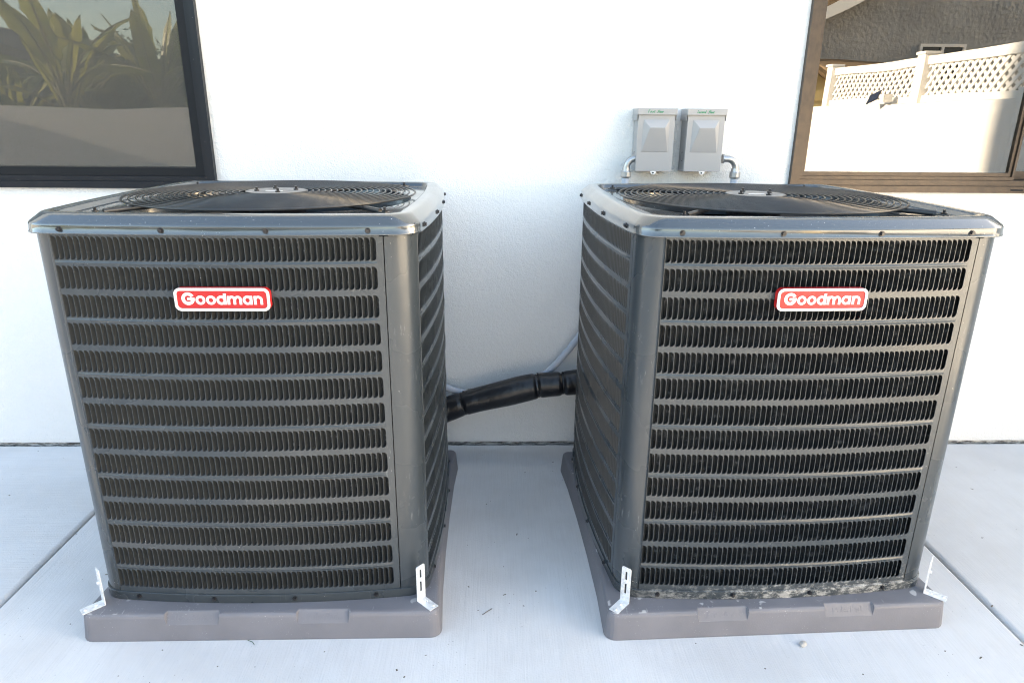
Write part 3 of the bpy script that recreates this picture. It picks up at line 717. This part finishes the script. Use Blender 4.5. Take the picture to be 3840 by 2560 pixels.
def conduit(pts, name, label, elbow):
    P = spline(pts, 8); e = empty(name, P[0]); tag(e, label, 'conduit', 'grey flexible conduits'); o = P[0]
    P2 = []; 
    for i in range(len(P)-1):
        n = max(2, int((P[i+1]-P[i]).length/.0022))
        for k in range(n): P2.append(P[i].lerp(P[i+1], k/n))
    P2.append(P[-1])
    MB().tube([p-o for p in P2], [.0132+.0005*(i % 2) for i in range(len(P2))], 12).obj('hose', 'conduit', e)
    sx = elbow
    ctr = Vector((sx*.034, 0, .034))     # elbow turns from vertical into the side of the box
    arc = [Vector((sx*(.034-.034*math.cos(t)), 0, .030+.034*math.sin(t))) for t in [R(90)*k/10 for k in range(11)]]
    MB().tube(arc+[arc[-1]+Vector((sx*.016, 0, 0))], [.0118]*11+[.0118], 16).obj('elbow', 'zinc', e)
    MB().tube([(0, 0, -.004), (0, 0, .000), (0, 0, .017), (0, 0, .020), (0, 0, .0201), (0, 0, .031)], [.0165, .0190, .0190, .0170, .0150, .0140], 16, True, False).obj('compression_nut', 'zinc', e)
    MB().tube([arc[-1]+Vector((sx*.0125, 0, 0)), arc[-1]+Vector((sx*.0175, 0, 0))], .0165, 16, True, False).obj('locknut', 'zinc', e)
    return e
YB = 2.505
conduit([(.4705, YB, 1.097), (.462, YB, .95), (.44, YB, .75), (.375, YB, .575), (.290, YB, .442), (.195, YB, .335), (.06, YB, .262), (-.05, YB, .243), (-.135, YB, .258), (-.22, 2.47, .31), (-.32, 2.42, .42), (-.36, 2.38, .48)], 'flexible_conduit', 'grey flexible conduit dropping from the left box, sweeping behind the black pipe', 1)
conduit([(.866, YB, 1.097), (.868, YB, .9), (.86, YB, .7), (.83, 2.46, .55), (.80, 2.40, .50)], 'flexible_conduit', 'grey flexible conduit running down from the right side of the right box', -1)

# ------------------------------------------------------------------ disconnect boxes
STROKES = {'F': [[(0, 0), (.1, 1)], [(.1, 1), (.6, 1)], [(.05, .55), (.45, .55)]], 'i': [[(.1, 0), (.15, .5)], [(.18, .75), (.2, .82)]], 'r': [[(0, 0), (.08, .5)], [(.06, .3), (.2, .5), (.4, .5)]],
           's': [[(.45, .45), (.2, .5), (.1, .38), (.35, .22), (.3, .02), (0, .02)]], 't': [[(.2, 0), (.25, .9)], [(0, .55), (.5, .6)]], 'l': [[(.05, 0), (.2, 1)]],
           'o': [[(.25, .5), (.03, .3), (.1, .02), (.35, .1), (.42, .4), (.25, .5)]], 'f': [[(.0, -.15), (.2, .8), (.45, .95)], [(0, .45), (.4, .5)]], 'S': [[(.5, .9), (.15, .85), (.2, .5), (.45, .3), (.3, .02), (0, .08)]],
           'e': [[(.05, .25), (.4, .3), (.3, .5), (.05, .35), (.12, .02), (.4, .08)]], 'c': [[(.4, .45), (.12, .45), (.03, .15), (.2, 0), (.4, .08)]], 'n': [[(0, 0), (.06, .5)], [(.05, .3), (.25, .5), (.4, .4), (.4, 0)]], 'd': [[(.38, .45), (.1, .4), (.05, .1), (.3, .05), (.42, .4)], [(.52, 1), (.42, 0)]]}
ADV = {'F': .75, 'i': .35, 'r': .5, 's': .6, 't': .6, 'l': .35, 'o': .55, 'f': .5, 'S': .7, 'e': .55, 'c': .55, 'n': .6, 'd': .7, ' ': .9}
def handwriting(txt, h):
    mb = MB(); x = 0; wd = .0008
    for ch in txt:
        for st in STROKES.get(ch, []):
            for a, b2 in zip(st, st[1:]):
                p = Vector(((x+a[0]*.9+a[1]*.18)*h, a[1]*h+random.uniform(-.0003, .0003))); q = Vector(((x+b2[0]*.9+b2[1]*.18)*h, b2[1]*h)); n = Vector((-(q-p).y, (q-p).x)).normalized()*wd
                t = (q-p).normalized()*wd*.7; p = p-t; q = q+t
                mb.add([(p.x+n.x, 0, p.y+n.y), (p.x-n.x, 0, p.y-n.y), (q.x-n.x, 0, q.y-n.y), (q.x+n.x, 0, q.y+n.y)], [(0, 1, 2, 3)])
        x += ADV[ch]
    w_ = x*h; mb.v = [(a-w_/2, b2-.00001*i, c) for i, (a, b2, c) in enumerate(mb.v)]; return mb
def disconnect(x0, x1, z0, z1, label, txt):
    e = empty('disconnect_box', ((x0+x1)/2, WY, z0)); tag(e, label, 'electrical box', 'grey disconnect boxes on the wall')
    w_ = (x1-x0)/2; h = z1-z0; D = .088
    MB().bbox((-w_, -D+.004, 0), (w_, -.002, h-.006), .002).obj('housing', 'box', e)
    # cover with a tapering pressed panel
    mb = MB(); cw = w_+.001; zt = h-.0205
    bm = [(-cw, -D, .001), (cw, -D, .001), (cw, -D, zt), (-cw, -D, zt)]
    pb, ptp = .066, h-.037; o = [(-w_*.78, pb), (w_*.74, pb), (w_*.72, ptp), (-w_*.72, ptp)]; i_ = [(-w_*.74, pb+.001), (w_*.70, pb+.001), (w_*.44, ptp-.027), (-w_*.40, ptp-.027)]
    dp = [.001, .001, .019, .019]
    ov = [(x, -D, z) for x, z in o]; iv = [(x, -D-d, z) for (x, z), d in zip(i_, dp)]
    mb.add(bm+ov, [(0, 1, 5, 4), (1, 2, 6, 5), (2, 3, 7, 6), (3, 0, 4, 7)])
    mb.add(ov+iv, [(0, 1, 5, 4), (1, 2, 6, 5), (2, 3, 7, 6), (3, 0, 4, 7), (4, 5, 6, 7)])
    b2 = [(x, y+.012, z) for x, y, z in bm]; mb.add(bm+b2, [(0, 4, 5, 1), (1, 5, 6, 2), (2, 6, 7, 3), (3, 7, 4, 0)])
    c = mb.obj('cover', 'box', e)
    bv = c.modifiers.new('bevel', 'BEVEL'); bv.width = .0016; bv.segments = 2; bv.limit_method = 'ANGLE'; bv.angle_limit = R(25)
    mb = MB(); hw = w_+.006; mb.bbox((-hw, -D-.007, h-.0215), (hw, -.004, h), .0018)
    for s_ in (-1, 1):
        mb.prism([(y_, z) for y_, z in ((0, 0),)] and [(s_*(hw-.0015), h-.040), (s_*hw, h-.040), (s_*hw, h-.0215), (s_*(hw-.0015), h-.0215)], -D*.98, -.004)
    hood = mb.obj('rain_hood', 'box', e); recalc(hood)
    hm = handwriting(txt, .0088); hm.v = [(x-.006, y-D-.0073, z+h-.0145) for x, y, z in hm.v]; t = hm.obj('handwriting', 'green', hood)
    mb = MB(); n = 14
    poly = [(.0105*math.cos(R(180+180*k/n)), .011*math.sin(R(180+180*k/n))) for k in range(n+1)]
    hole = [(.0035*math.cos(R(360*k/10))-.001, -.0048+.0028*math.sin(R(360*k/10))) for k in range(10)]
    mb.prism([(x, z+.0005) for x, z in poly], -D-.0012, -D+.0008); hp = mb.obj('hasp', 'galv', e); recalc(hp)
    MB().prism(hole, -D-.0016, -D-.0013).obj('hasp_hole', 'dark', hp)
    kn = MB(); rw = []
    for k in range(25): t = 2*math.pi*k/24; rw.append([(-w_-.0006, -.045+r*math.cos(t), .05+r*math.sin(t)) for r in (.015, .0165)])
    kn.grid(rw, False).obj('knockout', 'dark', e)
    return e
disconnect(.500, .627, 1.117, 1.330, 'grey metal disconnect box marked first floor in green, left of the pair', 'First floor')
disconnect(.674, .802, 1.117, 1.330, 'grey metal disconnect box marked second floor in green, right of the pair', 'Second floor')

# ------------------------------------------------------------------ small litter on the slab
def pebble(x, y, r, label, sq=.7):
    bm = bmesh.new(); bmesh.ops.create_icosphere(bm, subdivisions=2, radius=r)
    for v in bm.verts: v.co = Vector((v.co.x*1.35, v.co.y, v.co.z*sq))*(1+random.uniform(-.13, .13))
    me = bpy.data.meshes.new('pebble'); bm.to_mesh(me); bm.free(); o = mobj('pebble', me, 'stone', None, (x, y, r*sq*.8), random.uniform(0, 3)); tag(o, label, 'pebble'); return o
pebble(.799, 1.413, .0085, 'small pale pebble on the slab in front of the right pad')
tag(MB().tube(spline([(-.034, 1.536, .002), (-.022, 1.545, .004), (-.008, 1.560, .002)], 4), .0011, 5).obj('twig', 'twig'), 'short dry twig lying on the slab between the two pads', 'twig')
tag(MB().tube(spline([(-.640, 1.447, .003), (-.625, 1.440, .003), (-.618, 1.432, .001)], 4), [.0008]*8+[.0004], 5).obj('grass_blade', 'grass'), 'green grass blade on the slab touching the left pad', 'grass blade')
mb = MB()
for k in range(150):
    x, y = random.uniform(-1.9, 2.0), random.uniform(1.25, 2.55)
    if any(abs(x-c) < .47 and 1.44 < y < 2.38 for c in (-.605, .735)): continue
    r = random.uniform(.0008, .0022); t = random.uniform(0, 3); ln = random.choice((1, 1, 1.6, 3))
    mb.add([(x+r*ln*math.cos(t)*a-r*math.sin(t)*b2, y+r*ln*math.sin(t)*a+r*math.cos(t)*b2, .0004+c) for a, b2, c in ((-1, -1, 0), (1, -1, 0), (1, 1, 0), (-1, 1, 0), (0, 0, r*.9))], [(0, 1, 4), (1, 2, 4), (2, 3, 4), (3, 0, 4)])
tag(mb.obj('debris_specks', 'twig'), 'tiny dark crumbs scattered over the concrete', 'debris', kind='stuff')

# ------------------------------------------------------------------ what the windows mirror: the yard behind the camera
XF = 3.10
wl = MB().box((XF, -9.0, -.12), (XF+.15, WY-.002, 1.43)).obj('block_wall', 'block'); tag(wl, 'white painted block wall under the lattice, mirrored in the right window', 'wall')
wl = MB().box((-9.195, -3.05, -.12), (XF-.002, -2.90, 1.37)).obj('block_wall', 'block_grey'); tag(wl, 'low grey block wall below the banana plants, mirrored in the left window', 'wall')
def lattice_panel(y0, y1, label):
    e = empty('lattice_fence', (XF+.075, (y0+y1)/2, 1.4305)); tag(e, label, 'fence', 'white lattice fence panels'); L = y1-y0; h = .345
    MB().bbox((-.025, -L/2+.0505, .003), (.025, L/2-.0505, .052), .003).obj('rail', 'vinyl', e); MB().bbox((-.025, -L/2+.0505, .268), (.025, L/2-.0505, .330), .003).obj('rail', 'vinyl', e)
    z0, z1 = .045, .275; hgt = z1-z0
    def strip(yb, d, xo):
        ya, yb2 = yb, yb+d*hgt; wv = .0165
        lim = L/2-.045
        za, zb = z0, z1
        # clip to the bay
        def at(z): return yb+d*(z-z0)
        zs_ = [z for z in (z0, z1)]
        if d > 0: zlo = max(z0, z0+(-lim-yb)); zhi = min(z1, z0+(lim-yb))
        else: zlo = max(z0, z0+(yb-lim)); zhi = min(z1, z0+(yb+lim))
        if zhi-zlo < .01: return
        mb.add([(xo+s2, at(z)+w2, z) for s2 in (-.003, .003) for z, w2 in ((zlo, -wv), (zlo, wv), (zhi, wv), (zhi, -wv))], [(0, 1, 2, 3), (7, 6, 5, 4), (0, 4, 5, 1), (1, 5, 6, 2), (2, 6, 7, 3), (3, 7, 4, 0)])
    mb = MB(); k = -L/2-hgt
    while k < L/2+hgt:
        strip(k, 1, -.0032); strip(k, -1, .0032); k += .074
    o = mb.obj('lattice', 'vinyl', e); o['kind'] = 'stuff'; return e
def fence_post(y, label):
    e = empty('fence_post', (XF+.075, y, 1.4305)); tag(e, label, 'fence post', 'white fence posts')
    MB().bbox((-.05, -.05, 0), (.05, .05, .345), .004).obj('shaft', 'vinyl', e); MB().bbox((-.062, -.062, .345), (.062, .062, .366), .005).obj('post_cap', 'vinyl', e)
for y, l in ((-1.60, 'white vinyl fence post at the far end of the lattice'), (-.16, 'white vinyl fence post beside the small solar camera'), (1.28, 'white vinyl fence post nearest the house'),): fence_post(y, l)
lattice_panel(-1.60, -.16, 'white lattice fence panel holding the solar camera'); lattice_panel(-.16, 1.28, 'white lattice fence panel between the camera and the house'); lattice_panel(1.28, 2.56, 'white lattice fence panel meeting the house wall')
e = empty('security_camera', (XF-.03, -.42, 1.47)); tag(e, 'small white camera with tilted solar panel fixed below the lattice', 'camera')
mb = MB().bbox((-.004, -.06, -.05), (.004, .06, .05), .002); o = mb.obj('solar_panel', 'solar', e); o.location = (-.06, -.10, .01); o.rotation_euler = (R(25), R(35), 0)
MB().bbox((-.05, -.03, -.03), (.03, .03, .035), .008).obj('body', 'vinyl', e); MB().tube([(-.04, -.1, .0), (.02, -.02, -.01), (.045, 0, -.02)], .008, 8).obj('mount_arm', 'vinyl', e)
# grey neighbour house facing this yard
nh = empty('neighbour_house', (6.5, -4.25, 0)); tag(nh, 'grey stucco neighbour house mirrored in the right window', 'house')
recalc(MB().prism([(-2.6, -.12), (6, -.12), (6, 4.40), (1.4, 4.40), (-2.6, 2.40)], -7, 0).obj('wall', 'stucco_grey', nh))
recalc(MB().prism([(-3.1, 2.20), (1.4, 4.45), (6.4, 4.45), (6.4, 4.62), (1.4, 4.62), (-3.1, 2.37)], -7.3, .20).obj('roof', 'rooftile', nh))
recalc(MB().prism([(-3.1, 2.16), (1.4, 4.41), (1.4, 4.56), (-3.1, 2.31)], .203, .23).obj('fascia', 'vinyl', nh))
wn = empty('window', (-.735, 0, 2.03), 0, nh); recalc(ring_rect(-.31, .31, -.25, .25, .035, .002, .04).obj('frame', 'vinyl', wn))
MB().box((-.018, .004, -.215), (.018, .035, .215)).obj('mullion', 'vinyl', wn); MB().box((-.275, .003, -.215), (.275, .012, .215)).obj('pane', 'solar', wn)
mb = MB(); pv = [(0, 2.06), (.75, 1.86), (.75, 1.82), (0, 2.02)]
mb.add([(x, y, z) for x in (-2.45, -1.45) for y, z in pv], [(0, 1, 2, 3), (7, 6, 5, 4), (0, 4, 5, 1), (1, 5, 6, 2), (2, 6, 7, 3), (3, 7, 4, 0)]); recalc(mb.obj('porch_roof', 'rooftile', nh))
# yellow shed right behind the end of the lattice
yh = empty('yellow_shed', (3.28, -2.95, -.13)); tag(yh, 'yellow sided shed beyond the end of the lattice fence', 'shed')
mb = MB(); mb.prism([(0, 0), (1.15, 0), (1.15, 1.42), (0, 2.16)], -.75, -.022)
for k in range(13):
    z0, z1 = .15*k, min(.15*k+.15, 2.1)
    mb.add([(0, 0, z0), (min(1.15, (2.16-z1)/.64), 0, z0), (min(1.15, (2.16-z1)/.64), -.015, z1), (0, -.015, z1)], [(3, 2, 1, 0)])
mb.obj('wall', 'yellow', yh); recalc(MB().prism([(-.02, 2.18), (1.30, 1.335), (1.30, 1.375), (-.02, 2.22)], -.82, .08).obj('roof', 'rooftile', yh))
# unseen house added on the left, its height set to shade the yard
ln = empty('added_side_house', (-9.2, -2.6, -.13)); tag(ln, 'unseen low pale house added on the left to shade the yard', 'house')
recalc(MB().box((-6.5, -4.2, 0), (0, 4.4, 2.25)).obj('wall', 'stucco', ln)); recalc(MB().bbox((-6.6, -4.3, 2.251), (.08, 4.5, 2.35), .01).obj('roof', 'darkroof', ln))
# low dark house beyond the banana plants
lh = empty('low_house', (-14.2, -13, -.13)); tag(lh, 'dark roofed low house behind the banana plants', 'house')
MB().box((-3.6, -7, 0), (3.6, 0, 2.6)).obj('wall', 'stucco_grey', lh); recalc(MB().prism([(-4.0, 2.55), (4.0, 2.55), (0, 3.8)], -7.4, .5).obj('roof', 'darkroof', lh))
# banana plants
def banana(x, y, label, n, hgt, lean):
    e = empty('banana_plant', (x, y, -.13)); tag(e, label, 'plant', 'banana plants behind the low wall')
    st = MB()
    for k in range(3):
        a = random.uniform(0, 6.28); st.tube(spline([(0.06*k*math.cos(a), .06*k*math.sin(a), 0), (.05*k, .03*k, hgt*.3), (lean*.3+.06*k, 0, hgt*.6)], 4), [.09-.006*i for i in range(9)], 8)
    st.obj('stem', 'stalk', e)
    for k in range(n):
        az = 2*math.pi*k/n+random.uniform(-.4, .4); tl = random.uniform(.1, .75); ln = random.uniform(1.1, 1.7); w0 = random.uniform(.10, .18)
        b0 = Vector((lean*.3+.03*math.cos(az), .03*math.sin(az), hgt*random.uniform(.5, .68))); mid = []
        for i in range(13):
            t = i/12; dr = tl*(t*ln)*1.0+.35*t*t*ln*tl*2
            mid.append(b0+Vector((math.cos(az)*dr, math.sin(az)*dr, t*ln*(1-.55*t*tl*2))))
        ph = random.uniform(-.9, .9); side = Vector((-math.sin(az)*math.cos(ph), math.cos(az)*math.cos(ph), 0))+Vector((math.cos(az), math.sin(az), .4))*math.sin(ph); mb = MB(); rows = []
        for i in range(3, 13):
            t = (i-3)/9; wd = w0*(math.sin(math.pi*min(1, t*.92+.08))**.6)*random.uniform(.62, 1.05)
            rows.append([mid[i]+side*wd*q+Vector((0, 0, -.10*abs(q)*wd*3+random.uniform(-.015, .015))) for q in (-1, -.5, 0, .5, 1)])
        mb.grid(rows, True); lf = mb.obj('leaf', 'banana', e); MB().tube(mid, [.022-.0015*i for i in range(13)], 6).obj('midrib', 'stalk', lf)
banana(-5.15, -3.55, 'tall banana plant in the middle of the left window reflection', 15, 2.5, .1); banana(-4.35, -4.3, 'banana plant with upright leaves on the right of the reflection', 15, 2.6, -.1)
banana(-6.35, -4.35, 'short banana plant on the left of the reflection', 13, 2.1, .2); banana(-5.75, -5.1, 'banana plant standing farthest back behind the low wall', 13, 2.7, 0)
def tree(x, y, h, rx, rz_, n, label):
    e = empty('tree', (x, y, -.13)); tag(e, label, 'tree', 'trees behind the low wall')
    tk = MB().tube(spline([(0, 0, 0), (.05, .03, h*.35), (-.04, .05, h*.7)], 4), [.11-.008*i for i in range(9)], 8)
    for k in range(6):
        a = k*1.05; tk.tube([(0, .04, h*.4), (rx*.4*math.cos(a), rx*.4*math.sin(a), h*.62), (rx*.75*math.cos(a), rx*.75*math.sin(a), h*.8)], [.05, .03, .012], 6)
    tk.obj('trunk', 'bark', e); mb = MB(); cl = [(random.uniform(-.95, .95)*rx, random.uniform(-.95, .95)*rx, h*.58+random.uniform(-.85, .75)*rz_, random.uniform(.25, .5)) for _ in range(40)]
    for _ in range(int(n*2.2)):
        c = random.choice(cl); dv = Vector((random.gauss(0, 1), random.gauss(0, 1), random.gauss(0, 1))).normalized()*c[3]*random.random()**.4; p = Vector((c[0]+dv.x, c[1]+dv.y, c[2]+dv.z*.9))
        u_ = Vector((random.gauss(0, 1), random.gauss(0, 1), random.gauss(0, .6))).normalized(); v_ = u_.orthogonal().normalized(); s_ = random.uniform(.022, .050)
        mb.add([p-u_*s_, p+v_*s_*.5, p+u_*s_, p-v_*s_*.5], [(0, 1, 2, 3)])
    mb.obj('crown', 'leaf', e)
for x, y, h, rx, rz_, n, l in ((-2.9, -4.6, 3.4, .9, 1.1, 5200, 'leafy tree right of the banana plants'), (-1.5, -4.9, 3.0, 1.0, 1.0, 4200, 'leafy tree behind the middle of the low wall'), (-4.4, -6.6, 2.9, 1.0, .9, 5200, 'dark leafy tree directly behind the upright banana'),
        (-6.3, -6.9, 2.6, 1.1, .8, 5200, 'dark leafy tree behind the tall banana'), (-8.2, -7.2, 2.4, 1.1, .8, 5000, 'dark leafy tree left of the banana plants'), (-10.2, -7.6, 2.5, 1.2, .8, 4000, 'leafy tree at the far left of the yard')):
    tree(x, y, h, rx, rz_, n, l)
for k, z in enumerate((4.9, 5.3, 5.6)):
    P = [(-30+60*i/20, -14-k*.4, z+2.2*((i-10)/10)**2*.5-.012*i*i*.5) for i in range(21)]
    tag(MB().tube(P, .012, 5).obj('power_line', 'black'), ['lowest', 'middle', 'highest'][k]+' overhead cable crossing the sky above the banana plants', 'cable', 'overhead cables')
